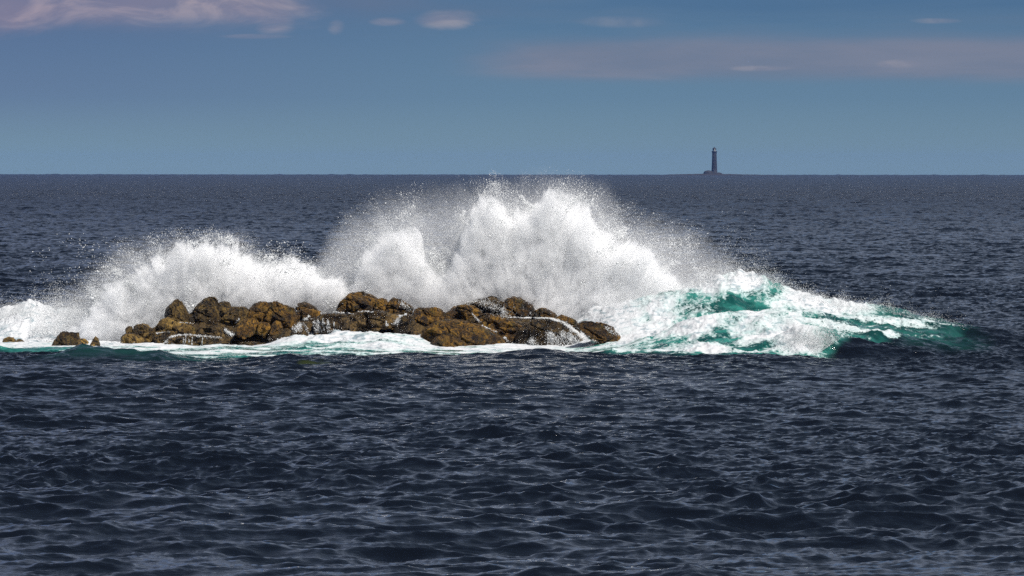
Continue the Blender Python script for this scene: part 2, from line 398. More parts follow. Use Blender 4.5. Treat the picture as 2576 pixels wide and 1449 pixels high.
    teal = np.clip(sstep(y, yb - 1.2, yb + 0.5) * sstep(y, ye + 1, ye - 2) * sstep(u, 2560, 2300) * (0.92 - 0.45 * r * sstep(u, 1950, 2350)), 0, 1)
    teal = np.maximum(teal, 0.28 * np.exp(-((y - 235.5) / 2.2) ** 2) * sstep(u, 40, 150) * sstep(u, 720, 400))
    teal = np.maximum(teal, 0.30 * np.exp(-((y - 246.5) / 3.5) ** 2) * sstep(u, 2200, 2300) * sstep(u, 2520, 2400))
    kelp = 0.55 * np.exp(-((u - 785) / 45) ** 2 - ((y - 229) / 1.6) ** 2) * sstep(fbm(x * 2, y, 8., 3), -0.1, 0.3) + 0.3 * np.exp(-((u - 430) / 26) ** 2 - ((y - 235.8) / .8) ** 2)
    # churned relief
    lump = fbm(x / 0.75, y / 1.3, 7.7, 5, 0.58) * 0.5 + fbm(x / 2.4, y / 3.3, 3.3, 3) * 0.5
    tall = 0.17 + 0.10 * r + 0.26 * bank
    hh = hh + np.clip(fo, 0, 1) * (lump * tall + 0.03) + area * r * (0.24 * fbm(x / 1.5 + 0.2 * y, y / 2.0, 12.0, 5, 0.55, ridge=True) + 0.10 * fbm(x / 0.5, y / 0.7, 15.0, 3, 0.5, ridge=True) * np.clip(fo * 1.4, 0, 1))
    # crest fringe
    cf = np.exp(-(d / 0.9) ** 2) * r * sstep(u, 2350, 2150)
    hh = hh + cf * (0.22 * np.abs(fbm(x / 0.35, y / 0.8, 4.4, 3)) )
    return hh, fo, teal, kelp, area

def build_sea():
    import itertools
    ang = np.concatenate([-np.geomspace(1.1, 0.112, 50)[:-1], np.linspace(-0.112, 0.112, 1500), np.geomspace(0.112, 1.1, 50)[1:]])
    def steps(a, b, f):
        r = [a]
        while r[-1] < b: r.append(r[-1] + f(r[-1]))
        return r[:-1]
    rows = steps(12, 98, lambda d: 1.2) + steps(98, 228, lambda d: 0.13) + steps(228, 268, lambda d: 0.075) + steps(268, 420, lambda d: 0.22) + \
        steps(420, 14000, lambda d: 0.22 * (d / 420) ** 1.45) + [14000]
    rows = np.array(rows)
    nr, nc = len(rows), len(ang)
    Y = np.repeat(rows, nc); T = np.tile(np.tan(ang), nr)
    # rows run straight across: distance measured along the view axis inside the frame, rounder outside
    X = Y * T * np.where(np.abs(T) > 0.3, 1, 1)
    D = np.hypot(X, Y)
    hz, dx, dy = np.empty_like(X), np.empty_like(X), np.empty_like(X)
    for s in range(0, len(X), 400000):
        e = slice(s, s + 400000)
        hz[e], dx[e], dy[e] = sea_disp(X[e], Y[e], D[e])
    foam = np.zeros_like(X); teal = np.zeros_like(X); kelp = np.zeros_like(X)
    far = sstep(D, 350, 1800)
    band = (Y > 225) & (Y < 272) & (np.abs(X) < 40)
    hh, fo, te, ke, ar = surf(X[band], Y[band])
    foam[band], teal[band], kelp[band] = fo, te, ke
    calm = 1 - 0.55 * ar
    hz[band] = hz[band] * calm + hh; dx[band] *= calm; dy[band] *= calm
    # edge of world fine mesh: fade waves out where cells get large
    fade = 1 - sstep(np.abs(T), 0.13, 0.3)
    fade = np.where(Y < 98, fade * sstep(Y, 60, 98), fade)
    V = np.stack([X + dx * fade, Y + dy * fade, hz * fade - D * D / (2 * RE)], 1)
    rs = np.searchsorted(rows, [228.3, 267.0]); cs = np.searchsorted(ang, [-0.112, 0.112])
    def sub(name, r0, r1, c0, c1, label, cat):
        idx = (np.arange(r0, r1 + 1)[:, None] * nc + np.arange(c0, c1 + 1)[None, :]).ravel()
        o = mesh_np(name, V[idx], grid_faces(r1 - r0 + 1, c1 - c0 + 1), M_WATER, attrs={'foam': foam[idx], 'teal': teal[idx], 'kelp': kelp[idx], 'far': far[idx]})
        return tag(o, label, cat, kind='structure')
    # one sheet, cut only along the strip of breaking water
    cb = np.searchsorted(ang, (1480 - U0) / F)
    F_ = grid_faces(nr, nc); r = F_[:, 0] // nc; c = F_[:, 0] % nc
    strip = (r >= rs[0]) & (r < rs[1]) & (c >= cs[0]) & (c < cs[1] - 1)
    fs = F_[~strip]
    used, inv = np.unique(fs, return_inverse=True)
    o = mesh_np('sea', V[used], inv.reshape(-1, 4), M_WATER, attrs={'foam': foam[used], 'teal': teal[used], 'kelp': kelp[used], 'far': far[used]})
    tag(o, 'dark navy choppy open sea reaching the horizon', 'sea', kind='structure')
    sub('white_water', rs[0], rs[1], cs[0], cb, 'white churning foam around the foot of the rocks', 'surf')
    sub('breaking_wave', rs[0], rs[1], cb, cs[1] - 1, 'green breaking wave laced with foam right of the rocks', 'wave')
    return V, rows, ang
SEA_V, SEA_ROWS, SEA_ANG = build_sea()

# ------------------------------------------------------------------ rocks
def A(*p): return [(268.3 + x * 0.2213, 711 + y * 0.2213) for x, y in p]
def B(*p): return [(805 + x * 0.3125, 711 + y * 0.3125) for x, y in p]
def Cc(*p): return [(x * 0.3333, 523.2 + y * 0.3333) for x, y in p]
ROCKS = [
 # outline in picture positions, distance, half depth, material, boxiness, label
 (A((225,600),(212,530),(240,497),(280,495),(292,530),(300,600)), 251.5, 0.7, 'R', 'small upright knob of rock at the left end of the ledge', 0.10),
 (A((150,665),(162,615),(205,582),(300,578),(360,600),(430,640),(430,670)), 250.3, 1.0, 'R', 'low brown boulder at the far left foot of the main ledge', 0.10),
 (A((290,560),(300,510),(335,478),(400,468),(465,485),(510,530),(580,560),(560,640),(420,640),(300,600)), 251.0, 1.1, 'R', 'rounded brown boulder just right of the small upright knob', 0.10),
 (A((640,440),(650,390),(658,312),(700,265),(760,222),(800,188),(850,218),(890,270),(915,330),(960,400),(975,470),(800,500)), 252.2, 1.1, 'R', 'tall pointed golden brown rock, left of the two peaks', 0.09),
 (A((500,570),(510,530),(560,490),(620,425),(690,400),(800,430),(860,490),(800,580),(600,620)), 251.2, 1.2, 'R', 'sloping shoulder of rock below and left of the pointed peak', 0.10),
 (A((920,460),(935,370),(1000,290),(1080,208),(1160,163),(1225,165),(1258,200),(1268,290),(1320,400),(1320,500),(1150,530),(960,520)), 252.6, 1.5, 'R', 'tallest slanting slab of rock, right of the pointed peak', 0.09),
 (A((1262,420),(1265,270),(1280,222),(1340,218),(1395,224),(1412,275),(1420,350),(1480,460),(1300,480)), 252.9, 1.1, 'R', 'square topped dark block beside the tallest slab', 0.07),
 (A((1300,420),(1400,300),(1430,278),(1500,282),(1560,280),(1615,308),(1600,400),(1560,470),(1440,520),(1290,530)), 252.2, 1.3, 'R', 'pale golden sloping rock right of the square topped block', 0.10),
 (A((760,560),(765,470),(800,450),(900,450),(980,480),(1030,530),(1010,590),(850,610)), 250.4, 1.0, 'R', 'rounded dark weedy boulder in front of the tall peaks', 0.10),
 (A((1030,570),(1060,505),(1150,490),(1300,505),(1420,540),(1455,590),(1400,640),(1180,630)), 250.0, 1.0, 'W', 'long low brown rock with water spilling off its right end', 0.10),
 (A((500,620),(540,570),(620,550),(760,555),(820,600),(720,690),(620,685)), 249.7, 0.9, 'R', 'low ledge of rock left of the dripping shelf', 0.10),
 (A((650,712),(680,650),(740,612),(880,600),(1060,600),(1250,618),(1335,650),(1260,700),(1100,722),(800,722)), 248.4, 1.2, 'W', 'flat front shelf of wet rock dripping with thin white trickles', 0.08),
 (A((1470,715),(1500,685),(1600,674),(1720,676),(1845,690),(1780,715)), 247.6, 0.7, 'W', 'thin flat sliver of dark rock awash in the foam', 0.06),
 (A((1905,715),(1930,690),(2000,684),(2080,700),(2090,720)), 247.4, 0.5, 'W', 'small dark rock tip barely showing in the foam', 0.06),
 (A((1830,640),(1845,612),(1900,606),(1935,630),(1930,665),(1870,670)), 248.6, 0.5, 'W', 'small wet stone awash between foam right of the shelf', 0.08),
 (A((1560,430),(1575,380),(1630,290),(1680,235),(1740,212),(1830,216),(1900,230),(1900,340),(1800,430),(1650,470)), 252.6, 1.2, 'V', 'left half of the round dark brown hump with a cleft in it', 0.10),
 (A((1800,420),(1850,260),(1900,216),(1965,228),(2010,262),(2120,290),(2160,380),(2160,480),(2100,560),(1980,590),(1820,520)), 251.8, 1.3, 'V', 'right half of the round dark brown hump with hollowed face', 0.12),
 (A((1450,575),(1500,480),(1560,420),(1640,398),(1700,415),(1730,480),(1700,560),(1560,590)), 250.6, 1.0, 'V', 'rounded golden boulder at the left foot of the cleft hump', 0.10),
 (A((1700,560),(1720,480),(1780,450),(1840,470),(1870,530),(1800,590)), 250.3, 0.8, 'V', 'small weedy boulder at the middle foot of the cleft hump', 0.10),
 (A((1860,560),(1880,475),(1925,430),(1975,448),(2000,510),(1995,570),(1930,590)), 249.9, 0.7, 'V', 'small pale rounded stone under the hollowed face', 0.08),
 (A((2140,340),(2150,280),(2165,232),(2255,222),(2310,240),(2360,275),(2410,330),(2300,360)), 254.0, 0.9, 'V', 'smooth dark hump of rock behind the first waterfall', 0.07),
 (A((2075,260),(2110,215),(2160,150),(2215,108),(2290,84),(2360,92),(2400,130),(2420,185),(2360,215),(2200,250)), 256.2, 0.8, 'W', 'speckled rock half hidden in spray behind the dark hump', 0.08),
 (A((2110,480),(2140,340),(2230,305),(2340,305),(2430,330),(2440,400),(2330,450),(2230,520)), 252.5, 1.1, 'V', 'broad brown rock between the cleft hump and the first waterfall', 0.10),
 (A((2090,620),(2100,520),(2160,450),(2230,455),(2280,520),(2300,620)), 249.6, 0.8, 'W', 'small rounded stone washed over by white water', 0.08),
 (B((-55,440),(-50,320),(0,262),(60,250),(150,250),(225,262),(250,300),(245,360),(190,400),(100,430),(20,440)), 250.4, 1.5, 'W', 'steep grey brown rock wall with trickling water at mid ledge', 0.09),
 (B((120,240),(132,200),(165,155),(230,92),(300,78),(350,76),(410,95),(462,130),(470,190),(440,240)), 254.0, 1.5, 'V', 'high rounded dome covered in golden brown weed', 0.08),
 (B((420,250),(440,170),(470,128),(500,122),(535,135),(560,190),(560,260)), 253.6, 1.0, 'V', 'narrow dark weedy hump right of the golden dome', 0.10),
 (B((520,270),(545,160),(590,127),(650,138),(700,165),(750,200),(750,240),(660,275)), 253.4, 1.3, 'V', 'weedy hump tapering right into the spray', 0.12),
 (B((220,380),(235,270),(300,235),(460,228),(620,262),(720,280),(700,330),(580,350),(440,375),(300,390)), 250.9, 1.5, 'W', 'long reddish brown ledge below the golden dome', 0.08),
 (B((590,380),(610,330),(640,282),(700,252),(750,270),(770,330),(720,370)), 250.2, 0.9, 'W', 'small dark boulder with a trickle between the two main masses', 0.10),
 (B((735,350),(738,260),(765,212),(800,205),(850,206),(930,205),(985,220),(1020,270),(980,330),(850,360)), 252.2, 1.4, 'V', 'dark green weedy block at the left of the right hand mass', 0.10),
 (B((770,480),(800,440),(850,390),(900,330),(1000,300),(1120,305),(1260,340),(1380,395),(1480,440),(1520,500),(1470,545),(1300,560),(1050,560),(880,500)), 249.4, 2.0, 'V', 'biggest smooth golden brown dome at the front of the ledge', 0.08),
 (B((885,530),(892,480),(930,440),(1000,420),(1100,440),(1190,500),(1180,545),(1100,565),(960,560)), 247.9, 1.0, 'V', 'dark snout of rock at the waterline under the biggest dome', 0.06),
 (B((980,320),(1010,240),(1080,190),(1160,180),(1240,190),(1300,240),(1340,320),(1250,350),(1080,350)), 252.4, 1.4, 'V', 'dark green weedy hump above the biggest dome', 0.10),
 (B((1080,230),(1120,180),(1180,160),(1250,140),(1330,118),(1380,108),(1430,125),(1470,160),(1520,240),(1480,300),(1300,290),(1150,260)), 254.6, 1.4, 'W', 'highest rock of the right hand mass, speckled with running water', 0.10),
 (B((1440,270),(1460,170),(1510,130),(1565,117),(1620,130),(1670,155),(1715,185),(1735,235),(1730,285),(1560,300)), 254.2, 1.4, 'V', 'dark weedy hump right of the highest speckled rock', 0.10),
 (B((1720,290),(1735,225),(1770,204),(1810,206),(1845,225),(1890,245),(1925,285),(1850,310)), 253.4, 1.0, 'V', 'small tufted green brown hump above the waterfall', 0.10),
 (B((1895,300),(1915,272),(1945,258),(2000,280),(2060,300),(2080,335),(2000,345)), 252.8, 0.9, 'V', 'low weedy strip trailing right above the waterfall', 0.10),
 (B((2060,350),(2095,322),(2150,314),(2210,318),(2270,328),(2340,352),(2390,395),(2418,440),(2410,480),(2360,512),(2280,510),(2180,450)), 246.8, 1.2, 'V', 'rightmost dark rock of the ledge beside the green wave', 0.10),
 (B((1220,350),(1260,270),(1340,240),(1440,265),(1540,310),(1640,350),(1700,430),(1720,520),(1600,530),(1480,470),(1330,430)), 251.2, 1.6, 'V', 'slanting golden brown slab between the dome and the waterfall', 0.09),
 (B((1560,500),(1600,380),(1660,320),(1720,298),(1840,292),(1950,325),(2060,390),(2160,470),(2230,530),(2100,560),(1800,565),(1600,560)), 249.8, 2.0, 'W', 'broad grey brown rock with a white waterfall running down it', 0.07),
 (Cc((365,1062),(385,1035),(430,975),(458,938),(500,933),(560,942),(592,938),(602,990),(612,1030),(606,1064)), 248.0, 1.1, 'R', 'isolated flat topped brown rock, largest of the left outliers', 0.07),
 (Cc((590,1030),(595,985),(640,985),(672,1012),(660,1030)), 248.8, 0.6, 'R', 'low brown stone behind the isolated flat topped rock', 0.08),
 (Cc((668,1066),(685,1025),(700,990),(716,970),(740,985),(755,1030),(752,1052),(720,1066)), 247.6, 0.6, 'R', 'small tooth shaped rock standing alone in the foam', 0.07),
 (Cc((15,1008),(30,985),(60,977),(95,978),(122,1004),(110,1012)), 251.5, 0.7, 'R', 'low dark rock nearest the left edge of the picture', 0.08),
 (Cc((115,1012),(128,994),(150,992),(175,1008),(190,1022),(150,1020)), 250.8, 0.5, 'R', 'tiny dark rock tapering right near the left edge', 0.08),
 (Cc((335,1030),(355,1014),(385,1010),(405,1020),(400,1034)), 249.3, 0.4, 'R', 'tiny brown stone left of the isolated flat topped rock', 0.07),
]
MATS = {'R': M_ROCK, 'V': M_WEED, 'W': M_WETR}
def icosphere(n):
    import bmesh
    bm = bmesh.new(); bmesh.ops.create_icosphere(bm, subdivisions=n, radius=1.0)
    v = np.array([x.co for x in bm.verts]); f = np.array([[y.index for y in x.verts] for x in bm.faces]); bm.free(); return v, f
ICO = {5: icosphere(5), 6: icosphere(6)}
ICOS = icosphere(3)
rock_objs = []
def make_rock(i, outline, Y, depth, mk, label, rough):
    P = np.array([at(u, v, Y) for u, v in outline]); P2 = P[:, [0, 2]]
    c = (P2.max(0) + P2.min(0)) / 2
    size = max(P2.max(0) - P2.min(0))
    V, Fc = ICO[6 if size > 1.2 else 5]
    # outline radius by angle
    ths = np.arctan2(P2[:, 1] - c[1], P2[:, 0] - c[0]); rr = np.hypot(*(P2 - c).T)
    tt = np.linspace(-np.pi, np.pi, 181)[:-1]; rad = np.zeros_like(tt)
    Q = np.vstack([P2, P2[:1]])
    for k, t in enumerate(tt):
        dvec = np.array([math.cos(t), math.sin(t)]); best = 0
        for a, b in zip(Q[:-1], Q[1:]):
            e = b - a; den = dvec[0] * e[1] - dvec[1] * e[0]
            if abs(den) < 1e-9: continue
            w = a - c
            s = (w[0] * e[1] - w[1] * e[0]) / den; q = (w[0] * dvec[1] - w[1] * dvec[0]) / den
            if s > 0 and -1e-6 <= q <= 1 + 1e-6: best = max(best, s)
        rad[k] = best if best > 0 else rad[k - 1]
    # a little smoothing keeps corners but not needles
    rad = (np.roll(rad, 1) + 6 * rad + np.roll(rad, -1)) / 8 * (1 + 0.035 * fbm(tt * 3.0 + i, 0 * tt, 2.0 + i, 4, 0.65))
    th = np.arctan2(V[:, 2], V[:, 0]); cosd = V[:, 1]; sind = np.sqrt(np.maximum(0, 1 - cosd ** 2))
    R = np.interp(th, np.append(tt, np.pi), np.append(rad, rad[0]))
    p = 0.44
    prof = sind ** p
    depthf = np.sign(cosd) * np.abs(cosd) ** 0.6
    lean = 0.25
    X = c[0] + R * prof * np.cos(th); Z = c[1] + R * prof * np.sin(th)
    yfront = depthf * depth
    # the face leans back: the lower part comes towards the camera
    zrel = (Z - c[1]) / max(0.2, (P2[:, 1].max() - P2[:, 1].min()) / 2)
    Yv = Y + yfront - lean * depth * np.clip(-zrel, -1, 1) * (cosd < 0)
    # carry the foot below the waterline
    low = np.clip(-zrel, 0, 1) ** 2
    Z = Z - low * 0.18
    Wv = np.stack([X, Yv, Z], 1); rsr = np.random.RandomState(100 + i)
    C0 = np.array([c[0], Y, c[1]])
    for kp in range(17):
        nv = rsr.randn(3) * (1.0, 0.6, 0.9); nv[1] = -abs(nv[1]) - 0.45
        if kp == 0: nv = np.array([rsr.uniform(-.5, .3), -0.75, 0.65])
        if kp == 1: nv = np.array([rsr.uniform(-.2, .6), -0.95, -0.1])
        if kp == 2: nv = np.array([rsr.uniform(.4, .9), -0.7, 0.4])
        nv /= np.linalg.norm(nv)
        pr = (Wv - C0) @ nv; off = pr.max() * (rsr.uniform(0.5, 0.7) if kp < 3 else rsr.uniform(0.58, 0.90))
        Wv = Wv - nv[None, :] * (np.maximum(0, pr - off) * 0.95 * np.clip(np.abs(cosd) * 2.4 + 0.06, 0, 1))[:, None]
    X, Yv, Z = Wv.T
    N = np.stack([prof * np.cos(th), depthf, prof * np.sin(th)], 1); N /= np.linalg.norm(N, axis=1)[:, None] + 1e-9
    s = 11.3 * i
    q = 1.3 / max(0.5, size) ** 0.5
    n1 = fbm(X * q * 1.3 + s, Yv * q * 1.3, Z * q * 1.8, 4, 0.55, ridge=True)
    n2 = fbm(X * 4 + s, Yv * 3, Z * 5, 4, 0.6)
    n3 = fbm(X * 1.2 + s, Yv * 1.2, Z * 3.2 + X * 0.7, 3, 0.5)
    # crevices cut inward only
    cr = -np.clip(np.abs(fbm(X * 1.1 - s, Yv * 1.0, Z * 1.6, 2)) * -9 + 1, 0, 1) * 0.34
    side = 0.30 + 0.70 * np.abs(cosd)          # keep the silhouette, carve the faces
    amp = rough * min(2.2, 0.6 + size * 0.5)
    # bedding cracks running down to the right
    q1 = X * 0.8 + Z * 1.7 + 0.5 * fbm(X * 0.9, Yv, Z, 3); crk = np.abs((q1 * 1.1 + 0.37 * i) % 1.0 - 0.5)
    crk = -np.clip(1 - crk * 12, 0, 1) * (0.10 + 0.10 * (fbm(X + s, Z, 3.3 + i, 2) > 0))
    n4 = fbm(X * 9 + s, Yv * 9, Z * 9, 3, 0.6)
    dsp = amp * (0.45 * (n1 - 0.1) * side + 0.8 * n2 * (0.5 + 0.5 * side) + 0.6 * n3 * side) + 0.03 * n4 + (cr * 0.55 + crk) * side * min(1, size / 2)
    W = np.stack([X, Yv, Z], 1) + N * dsp[:, None]
    o = mesh_np('rock', W, Fc, MATS[mk])
    o.name = 'rock'
    tag(o, label, 'rock', 'rocks of the wave washed ledge')
    rock_objs.append((o, W, Fc))
for i, (ol, Y, dp, mk, label, rough) in enumerate(ROCKS):
    make_rock(i, ol, Y, dp, mk, label, rough)

def build_reef():
    # bedrock that carries the boulders
    top = A((150, 690), (300, 640), (500, 590), (700, 560), (960, 430), (1300, 400), (1500, 420), (1750, 400), (2100, 400), (2400, 380)) + \
        B((100, 290), (300, 240), (560, 250), (720, 260), (900, 290), (1200, 270), (1500, 290), (1800, 310), (2000, 350), (2250, 430), (2400, 500))
    xs, zs = curve_u(top, 252)
    gx = np.linspace(xs[0] - 1, xs[-1] + 1, 420); gy = np.linspace(247.5, 258, 160)
    X, Yg = np.meshgrid(gx, gy); X, Yg = X.ravel(), Yg.ravel()
    H = np.interp(X, xs, zs, left=-0.6, right=-0.6)
    f = sstep(Yg, 248.2, 252.6) * sstep(Yg, 258, 254.5)
    Z = -0.7 + (H + 0.6) * f + 0.22 * fbm(X * 1.2, Yg * 1.2, 1.0, 5, 0.6, ridge=True) * f - 0.05
    o = mesh_np('reef', np.stack([X, Yg, Z], 1), grid_faces(160, 420), M_WETR)
    tag(o, 'brown bedrock of the ledge between the boulders', 'reef', kind='structure')
    return o, np.stack([X, Yg, Z], 1), grid_faces(160, 420)
reef = build_reef()

# ------------------------------------------------------------------ spray
RNG = np.random.RandomState(11)
TET = np.array([[1, 1, 1], [1, -1, -1], [-1, 1, -1], [-1, -1, 1]]) / math.sqrt(3)
def droplets(name, P, r, mat, label, cat, stretch=None, kind='stuff', part=None):
    n = len(P)
    q = RNG.randn(n, 4); q /= np.linalg.norm(q, axis=1)[:, None]
    w, x, y, z = q.T
    Rm = np.stack([1 - 2 * (y * y + z * z), 2 * (x * y - z * w), 2 * (x * z + y * w), 2 * (x * y + z * w), 1 - 2 * (x * x + z * z), 2 * (y * z - x * w),
                   2 * (x * z - y * w), 2 * (y * z + x * w), 1 - 2 * (x * x + y * y)], 1).reshape(n, 3, 3)
    T = np.einsum('nij,kj->nki', Rm, TET) * r[:, None, None] * 1.25
    if stretch is not None:
        d, k = stretch       # direction, amount
        T = T + d[:, None, :] * (np.einsum('nki,ni->nk', T, d) * k[:, None])[:, :, None]
    V = (P[:, None, :] + T).reshape(-1, 3)
    b = np.arange(n)[:, None, None] * 4
    Fc = (b + np.array([[0, 1, 2], [0, 3, 1], [0, 2, 3], [1, 3, 2]])[None]).reshape(-1, 3)
    o = mesh_np(name, V, Fc, mat, smooth=True)
    return tag(o, label, cat, kind=kind)

def burst(outer, core, Yc, thick, n_try, origin, seed, base_v=800, kmax=1.0, edge_pow=1.6):
    """droplets thrown up from origin: density grows from an outer mist outline to a dense core outline"""
    rs = np.random.RandomState(seed)
    ou = np.array(outer, float); co = np.array(core, float)
    u = rs.uniform(ou[0, 0], ou[-1, 0], n_try); v = rs.uniform(ou[:, 1].min() - 15, base_v, n_try)
    # work in metres on the burst's own plane
    x = (u - U0) / F * Yc; z = CAM_H - (v - HZ) / F * Yc
    ox, oz = (origin[0] - U0) / F * Yc, CAM_H - (origin[1] - HZ) / F * Yc
    ang = np.arctan2(x - ox, z - oz + 0.5); rad = np.hypot(x - ox, z - oz + 0.5)
    # ragged outlines
    rag = fbm(ang * 9 + seed, rad * 0.35, seed * 1.0, 4, 0.6) * 38 + fbm(x * 1.3, z * 1.3, seed + 3., 4, 0.6) * 30
    vo = np.interp(u, ou[:, 0], ou[:, 1]) + rag * 0.7
    vc = np.interp(u, co[:, 0], co[:, 1], left=base_v, right=base_v) + rag
    t = np.clip((v - vo) / np.maximum(vc - vo, 8), 0, 1)
    # inside the core density keeps rising
    deep = np.clip((v - vc) / 110.0, 0, 1)
    bil = fbm(x * 0.9 + 0.5 * fbm(x * 2, z * 2, 0.3, 2), z * 0.9, seed + 9.0, 5, 0.6)
    ray = fbm(ang * 16, rad * 0.6, seed + 5.0, 4, 0.6)
    clump = np.clip(0.60 + 1.3 * bil + 0.6 * ray, 0.12, 1.6)
    dens = (0.05 * sstep(t, 0, .35) + 0.95 * t ** (edge_pow + 0.7)) * (0.45 + 0.55 * deep) * clump
    keep = rs.rand(n_try) < dens / 1.3 * kmax
    u, v, x, z, ang, t, deep = (a[keep] for a in (u, v, x, z, ang, t, deep))
    n = len(x)
    y = Yc + rs.randn(n) * thick * (0.45 + 0.55 * np.clip(t, 0, 1)) + 0.8 * fbm(x * .8, z * .8, 33., 3)
    # perspective keeps x, z at their own distance small change only: real positions
    P = np.stack([x, y, z], 1)
    r = rs.lognormal(math.log(0.0072), 0.42, n)
    cl = fbm(x * 2.2, z * 2.2, seed + 20., 4, 0.6); r = r * (1 + 1.3 * sstep(cl, 0.12, 0.4) * sstep(t, 0.35, 0.8))
    d = np.stack([np.sin(ang), np.zeros(n), np.cos(ang)], 1)
    k = np.abs(rs.randn(n)) * 0.9 * (1 - 0.6 * deep)
    return P, r, d, k

main_outer = [(755, 800), (770, 720), (790, 640), (820, 580), (860, 530), (910, 490), (970, 465), (1060, 452), (1150, 446), (1250, 432), (1340, 418), (1440, 422), (1520, 448), (1570, 490), (1640, 515), (1730, 540), (1800, 585), (1860, 640), (1900, 690), (1960, 740), (2040, 790)]
main_core = [(780, 800), (810, 782), (850, 755), (890, 705), (930, 620), (980, 590), (1045, 578), (1070, 640), (1110, 680), (1150, 620), (1185, 545), (1220, 500), (1250, 505), (1290, 535), (1340, 530), (1380, 495), (1410, 492), (1440, 520), (1470, 515), (1490, 560), (1540, 600), (1600, 618), (1660, 665), (1720, 705), (1770, 735), (1830, 765), (1900, 800)]
left_outer = [(80, 790), (110, 740), (180, 700), (240, 640), (300, 590), (360, 575), (430, 568), (500, 560), (560, 562), (620, 568), (660, 600), (720, 620), (780, 635), (830, 670), (880, 700)]
left_core = [(215, 800), (235, 765), (262, 735), (320, 705), (380, 668), (430, 640), (470, 625), (520, 618), (560, 622), (600, 630), (650, 655), (700, 660), (740, 660), (780, 668), (815, 695), (860, 720), (900, 760)]
def mist(name, outer, core, Yc, half, base_z, seed, peak, seed_o, label):
    """the finest spray: a cloud of droplets far too small to see, thick in the heart of the burst and thinning outwards"""
    def xz(pts): return [((u - U0) / F * Yc, CAM_H - (v - HZ) / F * Yc) for u, v in pts]
    O, K = xz(outer), xz(core)
    x0, x1 = O[0][0] - 0.6, O[-1][0] + 0.6; ZM = 9.0
    m, g, out = new_mat(name)
    geo = g.n('ShaderNodeNewGeometry'); pos = geo.outputs['Position']
    sp = g.n('ShaderNodeSeparateXYZ'); g.put(sp.inputs[0], pos)
    X, Yn, Z = sp.outputs
    t = g.ramp(X, x0, x1, smooth=False)
    def curve(pts, lo):
        c = g.n('ShaderNodeFloatCurve'); cm = c.mapping; cv_ = cm.curves[0]; cm.use_clip = False
        pp = [((x - x0) / (x1 - x0), max(z, lo) / ZM) for x, z in pts]
        pp = [(0.0, lo / ZM)] + pp + [(1.0, lo / ZM)]
        cv_.points[0].location = pp[0]; cv_.points[1].location = pp[-1]
        for q in pp[1:-1]: cv_.points.new(*q)
        for q in cv_.points: q.handle_type = 'AUTO'
        cm.update(); g.put(c.inputs['Value'], t)
        return g.m('MULTIPLY', c.outputs[0], ZM)
    zo, zc = curve(O, base_z - 1), curve(K, base_z - 1)
    off = g.n('ShaderNodeVectorMath', operation='ADD'); g.put(off.inputs[0], pos); off.inputs[1].default_value = (seed * 3.1, seed, 0)
    nb = g.noise(off.outputs[0], 0.62, 6, 0.62, 0.5)
    jet0 = g.noise(g.comb(g.m('MULTIPLY', g.m('ARCTAN2', g.m('SUBTRACT', X, (seed_o - U0) / F * Yc), g.m('ADD', Z, 1.0)), 9.0), g.m('MULTIPLY', Z, 0.25), 2.0), 1.5, 5, 0.65, 0.3)
    rag = g.m('MULTIPLY', g.m('SUBTRACT', g.m('ADD', g.m('MULTIPLY', nb, 0.6), g.m('MULTIPLY', jet0, 0.4)), 0.5), 4.6)
    e = g.m('ADD', g.m('SUBTRACT', zc, Z), rag)
    body = g.ramp(e, 0.0, 0.8)
    eo = g.m('ADD', g.m('SUBTRACT', zo, Z), g.m('MULTIPLY', rag, 0.6))
    thin = g.m('MULTIPLY', g.ramp(eo, 0.0, 2.6), 0.018)
    nf = g.noise(off.outputs[0], 2.3, 6, 0.7, 0.6)
    ox = (seed_o - U0) / F * Yc
    dxn = g.m('SUBTRACT', X, ox); dzn = g.m('ADD', Z, 1.0)
    an = g.m('ARCTAN2', dxn, dzn); rd = g.m('SQRT', g.m('ADD', g.m('MULTIPLY', dxn, dxn), g.m('MULTIPLY', dzn, dzn)))
    jet = g.noise(g.comb(g.m('MULTIPLY', an, 7.0), g.m('MULTIPLY', rd, 0.55), g.m('MULTIPLY', Yn, 0.5)), 1.6, 5, 0.65, 0.5)
    lump = g.ramp(g.m('ADD', g.m('MULTIPLY', nf, 0.6), g.m('MULTIPLY', jet, 0.4)), 0.40, 0.54, 0.10, 1.0)
    yo = g.m('ADD', g.m('SUBTRACT', Yn, Yc), g.m('MULTIPLY', g.m('SUBTRACT', nb, 0.5), 2.0))
    fall = g.ramp(g.m('ABSOLUTE', yo), half * 0.35, half * 0.95, 1.0, 0.0)
    foot = g.ramp(Z, base_z - 0.4, base_z + 0.4)
    d = g.m('MULTIPLY', g.m('MULTIPLY', g.m('ADD', g.m('MULTIPLY', body, lump), thin), g.m('MULTIPLY', fall, foot)), peak)
    pv = g.n('ShaderNodeVolumePrincipled'); pv.inputs['Color'].default_value = (0.997, 0.998, 1.0, 1)
    g.put(pv.inputs['Density'], d); pv.inputs['Anisotropy'].default_value = -0.4
    g.nt.links.new(pv.outputs[0], out.inputs['Volume'])
    pts = [(x0, base_z - 0.3)] + [(x, z + 0.7) for x, z in O] + [(x1, base_z - 0.3)]
    zb = base_z - 0.5; n = len(pts); V = []; Fc = []
    for yv in (Yc - half, Yc + half):
        V += [(x, yv, z) for x, z in pts] + [(x, yv, zb) for x, z in pts]
    k = 2 * n
    for i in range(n - 1):
        Fc += [(i, n + i, n + i + 1, i + 1), (k + i, k + i + 1, k + n + i + 1, k + n + i), (i, i + 1, k + i + 1, k + i), (n + i, k + n + i, k + n + i + 1, n + i + 1)]
